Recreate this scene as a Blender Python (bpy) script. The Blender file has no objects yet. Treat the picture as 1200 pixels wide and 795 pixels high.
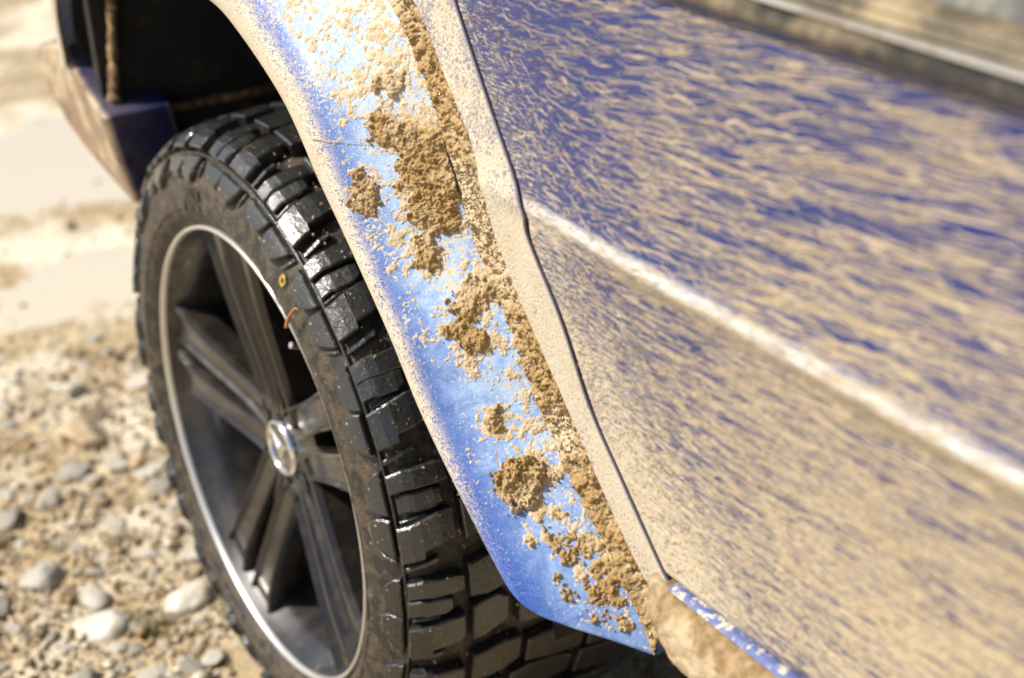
import bpy, math, random
import numpy as np
from mathutils import Vector, Matrix

S = bpy.context.scene
COL = S.collection
random.seed(4)
RS = np.random.RandomState(7)

# ------------------------------------------------------------------ camera
CAM_POS = (-0.5728825, -1.6535407, 1.319509)
AX_R = (0.86035513, -0.5068985, -0.05331936)
AX_U = (0.25883939, 0.34440133, 0.90243554)
AX_D = (0.43907997, 0.79021619, -0.42751275)
cd = bpy.data.cameras.new('camera')
cam = bpy.data.objects.new('camera', cd)
COL.objects.link(cam)
cam.matrix_world = Matrix(((AX_R[0], AX_U[0], -AX_D[0], CAM_POS[0]),
                           (AX_R[1], AX_U[1], -AX_D[1], CAM_POS[1]),
                           (AX_R[2], AX_U[2], -AX_D[2], CAM_POS[2]), (0, 0, 0, 1)))
cd.sensor_width = 36
cd.lens = 60
cd.clip_start = 0.02
cd.clip_end = 5000
cd.dof.use_dof = True
cd.dof.focus_distance = 1.47
cd.dof.aperture_fstop = 3.9
S.camera = cam

# ------------------------------------------------------------------ light
SUN = Vector((-0.60, 0.22, 0.77)).normalized()
ELEV = math.asin(SUN.z)
AZ = math.atan2(SUN.x, SUN.y)
w = bpy.data.worlds.new('World')
S.world = w
w.use_nodes = True
wn = w.node_tree
sky = wn.nodes.new('ShaderNodeTexSky')
sky.sky_type = 'NISHITA'
sky.sun_disc = False
sky.sun_elevation = ELEV
sky.sun_rotation = AZ
sky.air_density = 1.0
sky.dust_density = 2.5
sky.ozone_density = 1.0
bg = wn.nodes['Background']
bg.inputs[1].default_value = 0.095
wn.links.new(sky.outputs[0], bg.inputs[0])
sd = bpy.data.lights.new('sun', 'SUN')
sd.energy = 4.9
sd.angle = math.radians(0.55)
sd.color = (1.0, 0.95, 0.86)
sun = bpy.data.objects.new('sun', sd)
COL.objects.link(sun)
sun.rotation_euler = SUN.to_track_quat('Z', 'Y').to_euler()
sun.location = SUN * 20
S.view_settings.view_transform = 'Standard'
S.view_settings.look = 'None'
S.view_settings.gamma = 1
S.view_settings.use_curve_mapping = False
S.view_settings.exposure = 0.50

# ------------------------------------------------------------------ numpy noise
_perm = RS.permutation(512).astype(np.int64)


def _h(i, j, k):
    return _perm[(_perm[(_perm[i & 511] + j) & 511] + k) & 511]


_grad = RS.randn(512, 3)
_grad /= np.linalg.norm(_grad, axis=1)[:, None]


def pnoise(P):
    P = np.asarray(P, float)
    I = np.floor(P).astype(np.int64)
    F = P - I
    U = F * F * F * (F * (F * 6 - 15) + 10)
    r = 0
    for dx in (0, 1):
        wx = U[:, 0] if dx else 1 - U[:, 0]
        for dy in (0, 1):
            wy = U[:, 1] if dy else 1 - U[:, 1]
            for dz in (0, 1):
                wz = U[:, 2] if dz else 1 - U[:, 2]
                g = _grad[_h(I[:, 0] + dx, I[:, 1] + dy, I[:, 2] + dz)]
                d = g[:, 0] * (F[:, 0] - dx) + g[:, 1] * (F[:, 1] - dy) + g[:, 2] * (F[:, 2] - dz)
                r = r + wx * wy * wz * d
    return r * 1.6


def fbm(P, scale, octv=3, gain=0.5, off=0.0):
    P = np.asarray(P, float) * scale + off
    a, s, r = 1.0, 0.0, 0.0
    for _ in range(octv):
        r = r + a * pnoise(P)
        s += a
        a *= gain
        P = P * 2.03 + 17.3
    return r / s


def sstep(a, b, x):
    t = np.clip((np.asarray(x, float) - a) / (b - a), 0, 1)
    return t * t * (3 - 2 * t)


# ------------------------------------------------------------------ mesh helpers
def link(name, me, parent=None, mat=None, loc=None):
    o = bpy.data.objects.new(name, me)
    COL.objects.link(o)
    if parent is not None:
        o.parent = parent
    if loc is not None:
        o.location = loc
    if mat is not None and me is not None and not me.materials:
        me.materials.append(mat)
    return o


def mesh(name, V, F, smooth=True):
    me = bpy.data.meshes.new(name)
    V = np.asarray(V, np.float32)
    if isinstance(F, np.ndarray):
        n, k = F.shape
        me.vertices.add(len(V))
        me.vertices.foreach_set('co', V.ravel())
        me.loops.add(n * k)
        me.loops.foreach_set('vertex_index', F.astype(np.int32).ravel())
        me.polygons.add(n)
        me.polygons.foreach_set('loop_start', np.arange(0, n * k, k, dtype=np.int32))
        me.polygons.foreach_set('loop_total', np.full(n, k, np.int32))
        me.update(calc_edges=True)
    else:
        me.from_pydata([tuple(map(float, v)) for v in V], [], F)
    if smooth:
        me.polygons.foreach_set('use_smooth', np.ones(len(me.polygons), bool))
    me.update()
    return me


def gridF(n, m, wrap=False):
    i, j = np.meshgrid(np.arange(n if wrap else n - 1), np.arange(m - 1), indexing='ij')
    i2 = (i + 1) % n
    return np.stack([i * m + j, i2 * m + j, i2 * m + j + 1, i * m + j + 1], -1).reshape(-1, 4)


def attr(me, name, arr):
    a = me.attributes.new(name, 'FLOAT', 'POINT')
    a.data.foreach_set('value', np.asarray(arr, np.float32))


def thing(name, label, cat, loc=(0, 0, 0), group=None):
    o = bpy.data.objects.new(name, None)
    COL.objects.link(o)
    o.location = loc
    o.empty_display_size = 0.1
    return tag(o, label, cat, group)


def tag(o, label=None, cat=None, group=None, kind=None):
    for k, v in (('label', label), ('category', cat), ('group', group), ('kind', kind)):
        if v:
            o[k] = v
    return o


def part(name, parent, label=None, kind=None, loc=(0, 0, 0)):
    o = bpy.data.objects.new(name, None)
    COL.objects.link(o)
    o.parent = parent
    o.location = loc
    o.empty_display_size = 0.1
    return tag(o, label, None, None, kind)


def prism(outline, h, bevel, taper=0.0):
    """closed 2-D outline -> bevelled slab from z=0 to z=h (returns V list, F list)"""
    n = len(outline)
    P = np.array(outline, float)
    c = P.mean(0)
    nx = np.roll(P, -1, 0) - P
    pv = P - np.roll(P, 1, 0)
    def nrm(e):
        return np.stack([-e[:, 1], e[:, 0]], 1) / (np.linalg.norm(e, axis=1)[:, None] + 1e-9)
    N = nrm(nx) + nrm(pv)
    N /= np.linalg.norm(N, axis=1)[:, None] + 1e-9
    if ((P - c) * N).sum() > 0:
        N = -N
    In = P + N * bevel
    V = [(*p, 0) for p in P] + [(*p, h - bevel) for p in P] + [(*p, h) for p in In]
    F = []
    for k in range(2):
        for i in range(n):
            j = (i + 1) % n
            F.append((k * n + i, k * n + j, (k + 1) * n + j, (k + 1) * n + i))
    F.append(tuple(range(2 * n, 3 * n)))
    F.append(tuple(range(n - 1, -1, -1)))
    return np.array(V), F


# ------------------------------------------------------------------ material helpers
class NT:
    def __init__(s, name):
        s.m = bpy.data.materials.new(name)
        s.m.use_nodes = True
        s.t = s.m.node_tree
        s.t.nodes.clear()
        s.out = s.n('ShaderNodeOutputMaterial')
        tc = s.n('ShaderNodeTexCoord')
        s.P = tc.outputs['Object']

    def n(s, typ, **kw):
        nd = s.t.nodes.new(typ)
        for k, v in kw.items():
            setattr(nd, k, v)
        return nd

    def put(s, sock, v):
        if v is None:
            return
        if isinstance(v, bpy.types.NodeSocket):
            s.t.links.new(v, sock)
        else:
            if isinstance(v, tuple) and len(v) == 3 and sock.type == 'RGBA':
                v = (*v, 1)
            sock.default_value = v

    def math(s, op, a, b=None, c=None, clamp=False):
        nd = s.n('ShaderNodeMath', operation=op, use_clamp=clamp)
        for i, v in enumerate((a, b, c)):
            s.put(nd.inputs[i], v)
        return nd.outputs[0]

    def sep(s, v):
        nd = s.n('ShaderNodeSeparateXYZ')
        s.put(nd.inputs[0], v)
        return nd.outputs

    def comb(s, x, y, z):
        nd = s.n('ShaderNodeCombineXYZ')
        for i, v in enumerate((x, y, z)):
            s.put(nd.inputs[i], v)
        return nd.outputs[0]

    def noise(s, scale, detail=3, rough=0.55, vec=None, dist=0.0, lac=2.0, col=False):
        nd = s.n('ShaderNodeTexNoise')
        s.put(nd.inputs['Vector'], vec if vec is not None else s.P)
        s.put(nd.inputs['Scale'], float(scale))
        s.put(nd.inputs['Detail'], float(detail))
        s.put(nd.inputs['Roughness'], float(rough))
        s.put(nd.inputs['Lacunarity'], float(lac))
        s.put(nd.inputs['Distortion'], float(dist))
        return nd.outputs['Color' if col else 'Fac']

    def voro(s, scale, vec=None, feature='F1', out='Distance'):
        nd = s.n('ShaderNodeTexVoronoi', feature=feature)
        s.put(nd.inputs['Vector'], vec if vec is not None else s.P)
        s.put(nd.inputs['Scale'], float(scale))
        return nd.outputs[out]

    def ramp(s, v, a, b, lo=0.0, hi=1.0, smooth=True):
        nd = s.n('ShaderNodeMapRange')
        nd.interpolation_type = 'SMOOTHSTEP' if smooth else 'LINEAR'
        nd.clamp = True
        s.put(nd.inputs['Value'], v)
        s.put(nd.inputs[1], a)
        s.put(nd.inputs[2], b)
        s.put(nd.inputs[3], lo)
        s.put(nd.inputs[4], hi)
        return nd.outputs[0]

    def mix(s, f, a, b):
        nd = s.n('ShaderNodeMix', data_type='RGBA')
        s.put(nd.inputs[0], f)
        s.put(nd.inputs[6], a)
        s.put(nd.inputs[7], b)
        return nd.outputs[2]

    def mixf(s, f, a, b):
        nd = s.n('ShaderNodeMix', data_type='FLOAT')
        s.put(nd.inputs[0], f)
        s.put(nd.inputs[2], a)
        s.put(nd.inputs[3], b)
        return nd.outputs[0]

    def attr(s, name):
        return s.n('ShaderNodeAttribute', attribute_name=name).outputs['Fac']

    def bump(s, h, dist, strength=1.0, normal=None):
        nd = s.n('ShaderNodeBump')
        s.put(nd.inputs['Height'], h)
        s.put(nd.inputs['Distance'], dist)
        s.put(nd.inputs['Strength'], strength)
        s.put(nd.inputs['Normal'], normal)
        return nd.outputs[0]

    def bsdf(s, col, rough, metal=0.0, coat=0.0, normal=None, spec=0.5, coat_rough=0.05, cnormal=None):
        nd = s.n('ShaderNodeBsdfPrincipled')
        s.put(nd.inputs['Base Color'], col)
        s.put(nd.inputs['Roughness'], rough)
        s.put(nd.inputs['Metallic'], metal)
        s.put(nd.inputs['Coat Weight'], coat)
        s.put(nd.inputs['Coat Roughness'], coat_rough)
        s.put(nd.inputs['Specular IOR Level'], spec)
        s.put(nd.inputs['Normal'], normal)
        s.put(nd.inputs['Coat Normal'], cnormal)
        return nd

    def shmix(s, f, a, b):
        nd = s.n('ShaderNodeMixShader')
        s.put(nd.inputs[0], f)
        s.t.links.new(a.outputs[0], nd.inputs[1])
        s.t.links.new(b.outputs[0], nd.inputs[2])
        return nd

    def done(s, sh):
        s.t.links.new(sh.outputs[0], s.out.inputs[0])
        return s.m


TAN = (0.49, 0.430, 0.325)
TAN2 = (0.42, 0.355, 0.250)
WET = (0.25, 0.150, 0.050)
BLUE = (0.004, 0.016, 0.115)
DUST_SKY_SHEEN = (0.35, 0.50, 0.72)  # dust tone carrying the sky's blue reflection on the flare


def dirt_col(k, dark=0.0):
    a = k.noise(38, 4, 0.6)
    b = k.noise(900, 2, 0.6)
    c = k.mix(k.ramp(a, 0.35, 0.65), TAN, TAN2)
    return k.mix(k.ramp(b, 0.40, 0.62), c, (0.58, 0.505, 0.385))


def paint_door():
    k = NT('muddy_blue_paint')
    x, y, z = k.sep(k.P)
    wv = k.math('MULTIPLY', y, -1.0)
    zc = k.math('SUBTRACT', z, 0.75)
    # flow coordinate: streaks spread gently apart towards the front
    e = k.math('EXPONENT', k.math('MULTIPLY', k.math('ADD', y, 0.8), 0.28))
    V = k.math('MULTIPLY', zc, e)
    wob = k.noise(7, 2, 0.5)
    V = k.math('ADD', V, k.math('MULTIPLY', k.math('SUBTRACT', wob, 0.5), 0.022))
    near = k.ramp(k.math('SUBTRACT', wv, k.math('MULTIPLY', zc, -0.75)), 0.48, 1.15)   # 0 by the shut line -> 1 forward
    # long streaks
    va = k.comb(k.math('MULTIPLY', y, 15), k.math('MULTIPLY', V, 500), 0.0)
    na = k.noise(1.0, 4.0, 0.66, va, 0.15)
    # short streaks
    vb = k.comb(k.math('MULTIPLY', y, 52), k.math('MULTIPLY', V, 820), 3.0)
    nb = k.noise(1.0, 3.5, 0.66, vb, 0.3)
    # fine speckle beside the gap
    vc = k.comb(k.math('MULTIPLY', y, 300), k.math('MULTIPLY', V, 620), 7.0)
    nc = k.noise(1.0, 3.5, 0.70, vc, 0.6)
    f1 = k.mixf(k.ramp(near, 0.0, 0.35), nc, nb)
    f = k.mixf(k.ramp(near, 0.10, 0.70, 0.0, 0.62), f1, na)
    # how much dirt: thick low down and by the wheel, thin high and forward
    crest_shine = k.ramp(k.math('ABSOLUTE', k.math('SUBTRACT', z, 0.8593)), 0.0020, 0.0105, 1.0, 0.0)  # mask of the crease line, where a bright highlight is painted
    cov = k.ramp(z, 0.64, 1.02, 0.000, -0.090, False)
    cov = k.math('ADD', cov, k.ramp(near, 0.0, 0.55, 0.165, -0.030))
    cov = k.math('ADD', cov, k.ramp(k.math('ABSOLUTE', k.math('SUBTRACT', z, 0.850)), 0.0, 0.022, 0.08, 0.0))
    big = k.math('MULTIPLY', k.math('SUBTRACT', k.noise(11, 3, 0.55), 0.5), 0.17)
    f = k.math('ADD', k.math('ADD', f, cov), big)
    mask = k.ramp(f, 0.500, 0.575, 0.0, 0.97)
    mask = k.math('MULTIPLY', mask, k.math('SUBTRACT', 1.0, k.math('MULTIPLY', crest_shine, 0.45)))
    film = k.math('MULTIPLY', k.ramp(f, 0.40, 0.52, 0.0, 0.20), k.ramp(z, 0.75, 0.95, 1.0, 0.45))
    film2 = k.ramp(z, 0.62, 0.95, 0.17, 0.0, False)
    film_shine = k.math('MAXIMUM', k.math('MAXIMUM', film, film2), k.math('MULTIPLY', crest_shine, k.ramp(f1, 0.38, 0.56, 0.35, 0.95)))  # dirt film, plus the highlight painted along the crease
    speck = k.ramp(k.noise(1.0, 2, 0.5, k.comb(k.math('MULTIPLY', y, 70), k.math('MULTIPLY', V, 130), 11.0)), 0.70, 0.74)
    dc = k.mix(speck, dirt_col(k), (0.10, 0.075, 0.05))
    base = k.mix(film_shine, BLUE, k.mix(crest_shine, (0.30, 0.27, 0.24), (0.62, 0.595, 0.55)))  # off-white puts the light caught by the crease into the colour
    nrm = k.bump(f1, 0.0008, 0.8, k.bump(mask, 0.0005, 0.8))
    dirt = k.bsdf(dc, 0.85, normal=nrm, spec=0.25)
    pr = k.ramp(film_shine, 0.0, 0.6, 0.22, 0.42)
    paint = k.bsdf(base, pr, 0.0, k.ramp(film_shine, 0.05, 0.4, 0.5, 0.45), coat_rough=0.20, spec=0.3, normal=k.bump(f1, 0.0003, 0.4))
    return k.done(k.shmix(mask, paint, dirt))


def paint_strip():
    k = NT('mud_caked_blue_paint')
    x, y, z = k.sep(k.P)
    n = k.noise(420, 3.5, 0.65)
    b = k.noise(22, 3, 0.55)
    top = k.ramp(z, 0.80, 1.0, 0.13, 0.015)
    f = k.math('ADD', k.math('ADD', n, k.math('MULTIPLY', k.math('SUBTRACT', b, 0.5), 0.46)), top)
    mask = k.math('MULTIPLY', k.ramp(f, 0.475, 0.56), k.ramp(k.math('ADD', k.attr('hem'), k.math('MULTIPLY', k.math('SUBTRACT', b, 0.5), -1.0)), 0.35, 0.5, 1.0, 0.0))
    nrm = k.bump(n, 0.0016, 1.0)
    dirt = k.bsdf(dirt_col(k), 0.9, normal=nrm, spec=0.2)
    paint = k.bsdf(k.mix(0.45, BLUE, (0.36, 0.31, 0.27)), 0.4, 0, 0.3)
    return k.done(k.shmix(mask, paint, dirt))


def paint_flare():
    k = NT('splashed_blue_paint')
    x, y, z = k.sep(k.P)
    s = k.attr('across')
    u = k.attr('along')
    band = k.ramp(s, 0.33, 0.47, 1.0, 0.0)
    # band along the lip: brushed, streaky film
    vb = k.comb(k.math('MULTIPLY', u, 26), k.math('MULTIPLY', s, 34), 0.0)
    nb = k.noise(1.0, 4.5, 0.68, vb, 1.6)
    low = k.ramp(u, 0.0, 3.2, -0.10, 0.10)
    fb = k.math('ADD', nb, low)
    edge = k.ramp(s, 0.10, 0.44, 0.04, -0.02)
    mb = k.math('MULTIPLY', k.ramp(k.math('ADD', fb, edge), 0.49, 0.56), band)
    # face: fine dried spray
    n1 = k.noise(330, 4, 0.66, None, 0.4)
    n2 = k.noise(34, 3, 0.6)
    den = k.math('ADD', k.ramp(u, 0.3, 7.5, -0.065, 0.055, False), k.ramp(s, 0.45, 0.95, -0.05, 0.02))
    ff = k.math('ADD', k.math('ADD', n1, k.math('MULTIPLY', k.math('SUBTRACT', n2, 0.5), 0.36)), den)
    mf = k.math('MULTIPLY', k.ramp(ff, 0.52, 0.60), k.math('SUBTRACT', 1.0, band))
    mask = k.math('MAXIMUM', mb, mf)
    # thin dust, with the pale sky reflection painted in as colour
    dust = k.math('MULTIPLY', k.ramp(s, 0.37, 0.66, 0.05, 1.0), k.ramp(u, 0.0, 4.0, 0.40, 0.80))
    dust = k.math('MULTIPLY', dust, k.ramp(k.noise(160, 4, 0.7), 0.25, 0.65, 0.7, 1.0))
    dust = k.math('MULTIPLY', dust, k.ramp(k.noise(30, 5, 0.7, None, 1.5), 0.36, 0.62, 0.65, 1.15))
    dust = k.math('ADD', dust, k.ramp(k.noise(700, 3, 0.7), 0.5, 0.7, 0.0, 0.25))
    base = k.mix(dust, (0.018, 0.060, 0.28), DUST_SKY_SHEEN)
    nrm = k.bump(n1, 0.0008, 0.8, k.bump(mb, 0.0006, 0.8))
    dirt = k.bsdf(dirt_col(k), 0.88, normal=nrm, spec=0.2)
    paint = k.bsdf(base, k.ramp(dust, 0.0, 0.8, 0.2, 0.6), 0.0, k.ramp(dust, 0, 0.7, 1.0, 0.15), coat_rough=0.08, spec=0.22)
    return k.done(k.shmix(mask, paint, dirt))


def paint_clean():
    k = NT('dusty_blue_paint')
    n = k.noise(120, 4, 0.7)
    n2 = k.noise(60, 3, 0.6)
    base = k.mix(k.ramp(n, 0.40, 0.7, 0.25, 0.6), (0.018, 0.045, 0.24), (0.33, 0.36, 0.44))
    m = k.ramp(k.math('ADD', n, k.math('MULTIPLY', n2, 0.4)), 0.72, 0.82)
    return k.done(k.shmix(m, k.bsdf(base, 0.25, 0, 1.0), k.bsdf(dirt_col(k), 0.9)))


def paint_bumper():
    k = NT('mud_washed_blue_paint')
    x, y, z = k.sep(k.P)
    geo = k.n('ShaderNodeNewGeometry')
    side = k.attr('outer')
    n = k.noise(45, 4, 0.65)
    m = k.math('MULTIPLY', k.ramp(n, 0.33, 0.55, 0.35, 1.0), side)
    d = k.bsdf(k.mix(k.ramp(k.noise(12, 3, 0.6), 0.4, 0.6), (0.46, 0.36, 0.24), (0.27, 0.18, 0.10)), 0.75)
    return k.done(k.shmix(m, k.bsdf((0.007, 0.011, 0.060), 0.35, 0, 0.2, spec=0.3), d))


def mud_mat():
    k = NT('mud')
    wet = k.attr('wet')
    n = k.noise(260, 4, 0.65)
    n2 = k.noise(1400, 2, 0.6)
    dry = k.mix(k.ramp(n, 0.35, 0.65), (0.57, 0.47, 0.325), (0.47, 0.365, 0.22))
    wc = k.mix(k.ramp(n, 0.35, 0.65), (0.37, 0.240, 0.095), (0.24, 0.145, 0.048))
    col = k.mix(wet, dry, wc)
    col = k.mix(k.ramp(n2, 0.58, 0.70, 0.0, 0.5), col, (0.62, 0.50, 0.33))
    nrm = k.bump(n2, 0.0008, 0.8, k.bump(n, 0.0015, 0.8))
    return k.done(k.bsdf(col, k.mixf(wet, 0.95, 0.66), normal=nrm, spec=0.3))


def sill_mat():
    k = NT('caked_sill_mud')
    n = k.noise(90, 5, 0.7)
    n2 = k.noise(18, 3, 0.6)
    n3 = k.noise(900, 2, 0.6)
    c = k.mix(k.ramp(n, 0.38, 0.62), (0.32, 0.225, 0.115), (0.20, 0.125, 0.052))
    c = k.mix(k.ramp(n2, 0.54, 0.66), c, (0.42, 0.33, 0.205))
    c = k.mix(k.ramp(k.noise(40, 4, 0.7), 0.60, 0.72, 0, 0.7), c, (0.30, 0.14, 0.05))
    return k.done(k.bsdf(c, 0.9, normal=k.bump(n3, 0.001, 0.8, k.bump(n, 0.004, 0.8))))


def rubber_mat(name, mud, rough):
    k = NT(name)
    n = k.noise(70, 4, 0.65)
    n2 = k.noise(420, 3, 0.6)
    n3 = k.noise(1500, 2, 0.6)
    f = k.math('ADD', n, k.math('MULTIPLY', k.math('SUBTRACT', n2, 0.5), 0.35))
    m = k.ramp(f, 0.60 - 0.25 * mud, 0.74 - 0.16 * mud, 0.0, 0.06 + 0.86 * mud)
    speck = k.ramp(k.noise(230, 3, 0.6), 0.66, 0.71)
    col = k.mix(m, (0.011, 0.0115, 0.0115), k.mix(k.ramp(n2, 0.4, 0.6), (0.12, 0.083, 0.045), (0.055, 0.038, 0.022)))
    col = k.mix(speck, col, (0.40, 0.28, 0.13))
    r = k.math('ADD', k.mixf(m, rough, 0.75), k.math('MULTIPLY', n3, 0.08))
    nrm = k.bump(n2, 0.0008, 0.6, k.bump(n, 0.003, 0.45))
    return k.done(k.bsdf(col, r, 0, k.math('MULTIPLY', k.math('SUBTRACT', 1.0, m), 0.0 if mud > .5 else 0.8), normal=nrm, spec=0.55, coat_rough=0.12, cnormal=nrm))


def rim_mat(name, base, rough, dust, metal=0.0):
    k = NT(name)
    n = k.noise(28, 4, 0.65)
    n2 = k.noise(500, 3, 0.6)
    m = k.ramp(k.math('ADD', n, k.math('MULTIPLY', k.math('SUBTRACT', n2, 0.5), 0.25)), 0.42, 0.62, 0.04, dust)
    col = k.mix(m, base, (0.12, 0.088, 0.052))
    return k.done(k.bsdf(col, k.mixf(m, rough, 0.7), k.math('MULTIPLY', k.math('SUBTRACT', 1.0, m), metal), 0.5,
                         normal=k.bump(n2, 0.0004, 0.5)))


def simple(name, col, rough, metal=0.0, var=0.25, scale=40, bump=0.0008, coat=0.0):
    k = NT(name)
    n = k.noise(scale, 4, 0.6)
    c2 = tuple(c * (1 - var) for c in col)
    n2 = k.noise(scale * 9, 3, 0.6)
    return k.done(k.bsdf(k.mix(k.ramp(n, 0.35, 0.65), col, c2), rough, metal, coat,
                         normal=k.bump(n2, bump, 0.6)))


def dirty_dark(name, base, dirt, lo, hi, rough=0.6, scale=25):
    k = NT(name)
    n = k.noise(scale, 5, 0.68)
    n2 = k.noise(scale * 12, 3, 0.6)
    m = k.ramp(n, lo, hi)
    return k.done(k.bsdf(k.mix(m, base, dirt), rough, normal=k.bump(n2, 0.0015, 0.7)))


def ground_mat():
    k = NT('wet_dirt_track')
    n = k.noise(3.2, 5, 0.6)
    n2 = k.noise(26, 4, 0.65)
    n3 = k.noise(240, 3, 0.65)
    c = k.mix(k.ramp(n2, 0.35, 0.65), (0.48, 0.36, 0.20), (0.33, 0.235, 0.115))
    c = k.mix(k.ramp(n, 0.42, 0.60), c, (0.66, 0.58, 0.43))
    c = k.mix(k.ramp(n3, 0.55, 0.7, 0, 0.6), c, (0.30, 0.20, 0.10))
    r = k.mixf(k.ramp(n, 0.40, 0.62), 0.22, 0.60)
    nrm = k.bump(n3, 0.004, 0.8, k.bump(n2, 0.012, 0.8))
    return k.done(k.bsdf(c, r, normal=nrm, spec=0.5))


def stone_mat(name, a, b, sc=30):
    k = NT(name)
    n = k.noise(sc, 4, 0.65)
    n2 = k.noise(sc * 8, 3, 0.6)
    c = k.mix(k.ramp(n, 0.38, 0.62), a, b)
    c = k.mix(k.ramp(n2, 0.56, 0.68, 0, 0.5), c, (0.42, 0.32, 0.2))
    return k.done(k.bsdf(c, 0.55, normal=k.bump(n2, 0.002, 0.7), spec=0.4))


def gravel_mat():
    k = NT('mixed_gravel')
    t = k.attr('tone')
    c = k.mix(k.ramp(t, 0.0, 0.45, smooth=False), (0.12, 0.080, 0.036), (0.33, 0.22, 0.095))
    c = k.mix(k.ramp(t, 0.45, 0.7, smooth=False), c, (0.50, 0.44, 0.34))
    c = k.mix(k.ramp(t, 0.72, 1.0, smooth=False), c, (0.40, 0.25, 0.115))
    return k.done(k.bsdf(c, k.ramp(k.noise(150, 2), 0.4, 0.6, 0.10, 0.5), normal=k.bump(k.noise(300, 3), 0.002, 0.7), spec=0.6))


def water_mat():
    k = NT('puddle_water')
    n = k.noise(26, 3, 0.5)
    return k.done(k.bsdf((0.52, 0.45, 0.34), 0.20, normal=k.bump(n, 0.003, 0.35), spec=0.7))


def glass_mat():
    k = NT('tinted_glass')
    n = k.noise(30, 4, 0.65)
    g = k.bsdf((0.03, 0.035, 0.033), 0.06, spec=0.7)
    d = k.bsdf((0.42, 0.38, 0.30), 0.8)
    return k.done(k.shmix(k.ramp(n, 0.35, 0.7, 0.12, 0.5), g, d))


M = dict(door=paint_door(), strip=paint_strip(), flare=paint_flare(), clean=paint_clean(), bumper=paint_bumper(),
         mud=mud_mat(), sill=sill_mat(),
         tyre=rubber_mat('muddy_sidewall_rubber', 0.80, 0.45), tread=rubber_mat('wet_tread_rubber', 0.18, 0.38),
         rim=rim_mat('dusty_black_alloy', (0.008, 0.008, 0.0085), 0.17, 0.17),
         barrel=rim_mat('dark_barrel', (0.014, 0.015, 0.017), 0.30, 0.2),
         lip=rim_mat('machined_lip', (0.74, 0.72, 0.68), 0.32, 0.10, 0.8),
         chrome=simple('chrome', (0.85, 0.85, 0.84), 0.12, 1.0, 0.05, bump=0.0001),
         cap=simple('cap_brown', (0.10, 0.075, 0.05), 0.35),
         liner=dirty_dark('black_liner', (0.009, 0.008, 0.007), (0.045, 0.030, 0.016), 0.5, 0.75, 0.8),
         post=dirty_dark('rusty_muddy_flange', (0.05, 0.032, 0.018), (0.36, 0.22, 0.09), 0.42, 0.66, 0.8, 60),
         under=dirty_dark('muddy_underbody', (0.022, 0.018, 0.014), (0.10, 0.07, 0.04), 0.5, 0.75, 0.7),
         trim=dirty_dark('dusty_black_trim', (0.02, 0.018, 0.015), (0.26, 0.20, 0.12), 0.42, 0.72, 0.35, 14),
         trimtop=dirty_dark('dusty_trim_top', (0.08, 0.062, 0.036), (0.28, 0.215, 0.12), 0.40, 0.65, 0.4, 16),
         moulding=rim_mat('bright_moulding', (0.52, 0.49, 0.43), 0.35, 0.75, 0.6),
         glass=glass_mat(), ground=ground_mat(), gravel=gravel_mat(), water=water_mat(),
         yellow=simple('yellow_paint_mark', (0.55, 0.37, 0.03), 0.7, var=.6, scale=300),
         straw=simple('dry_straw', (0.55, 0.40, 0.18), 0.7),
         leaf=simple('dry_orange_leaf', (0.42, 0.16, 0.04), 0.6),
         grass=simple('green_grass', (0.10, 0.11, 0.03), 0.6),
         disc=simple('brake_disc', (0.12, 0.11, 0.10), 0.4, 0.6))
STONE = [stone_mat('grey_stone', (0.40, 0.37, 0.31), (0.29, 0.26, 0.20)),
         stone_mat('pale_stone', (0.58, 0.54, 0.46), (0.44, 0.38, 0.29)),
         stone_mat('orange_stone', (0.46, 0.35, 0.22), (0.36, 0.26, 0.15)),
         stone_mat('brown_stone', (0.26, 0.19, 0.11), (0.17, 0.12, 0.07))]

# ------------------------------------------------------------------ ground, puddles
def ground_h(x, y):
    P = np.column_stack([x, y, np.zeros_like(x)])
    h = 0.016 * fbm(P, 1.6, 3) + 0.010 * fbm(P, 7, 3, off=5.1) + 0.0035 * fbm(P, 40, 2, off=9.7)
    h += 0.004 * np.abs(fbm(P, 18, 3, off=2.2))
    h -= 0.020 * np.exp(-(((y - 2.35) / 0.30) ** 2 + ((x - 0.2) / 1.3) ** 2))
    h -= 0.016 * np.exp(-(((y - 1.55) / 0.20) ** 2 + ((x - 0.30) / 0.35) ** 2))
    return h


def axis(lo, hi, n, mid, p=2.2):
    t = np.linspace(-1, 1, n)
    s = np.sign(t) * np.abs(t) ** p
    return np.where(s < 0, mid + s * (mid - lo), mid + s * (hi - mid))


gx = axis(-1500, 1500, 420, 0.1, 7)
gy = axis(-1500, 1500, 520, 1.1, 7)
X_, Y_ = np.meshgrid(gx, gy, indexing='ij')
gz = ground_h(X_.ravel(), Y_.ravel())
gz *= np.exp(-(np.hypot(X_.ravel(), Y_.ravel()) / 25.0) ** 2)
g = link('ground', mesh('ground', np.column_stack([X_.ravel(), Y_.ravel(), gz]), gridF(420, 520)), None, M['ground'])
tag(g, 'pale muddy dirt track', None, None, 'structure')


def puddle(cx, cy, rx, ry, z, label):
    V = [(cx, cy, z)]
    n = 64
    for i in range(n):
        a = 2 * math.pi * i / n
        r = 1 + 0.12 * math.sin(3 * a + 1) + 0.08 * math.sin(5 * a)
        V.append((cx + rx * r * math.cos(a), cy + ry * r * math.sin(a), z))
    F = [(0, 1 + i, 1 + (i + 1) % n) for i in range(n)]
    o = link('puddle', mesh('puddle', V, F, False), None, M['water'])
    tag(o, label, None, None, 'structure')


puddle(0.2, 2.35, 1.5, 0.42, -0.0095, 'long pale puddle across the track')
puddle(0.30, 1.55, 0.42, 0.24, -0.0085, 'small puddle beside the tyre')

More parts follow.
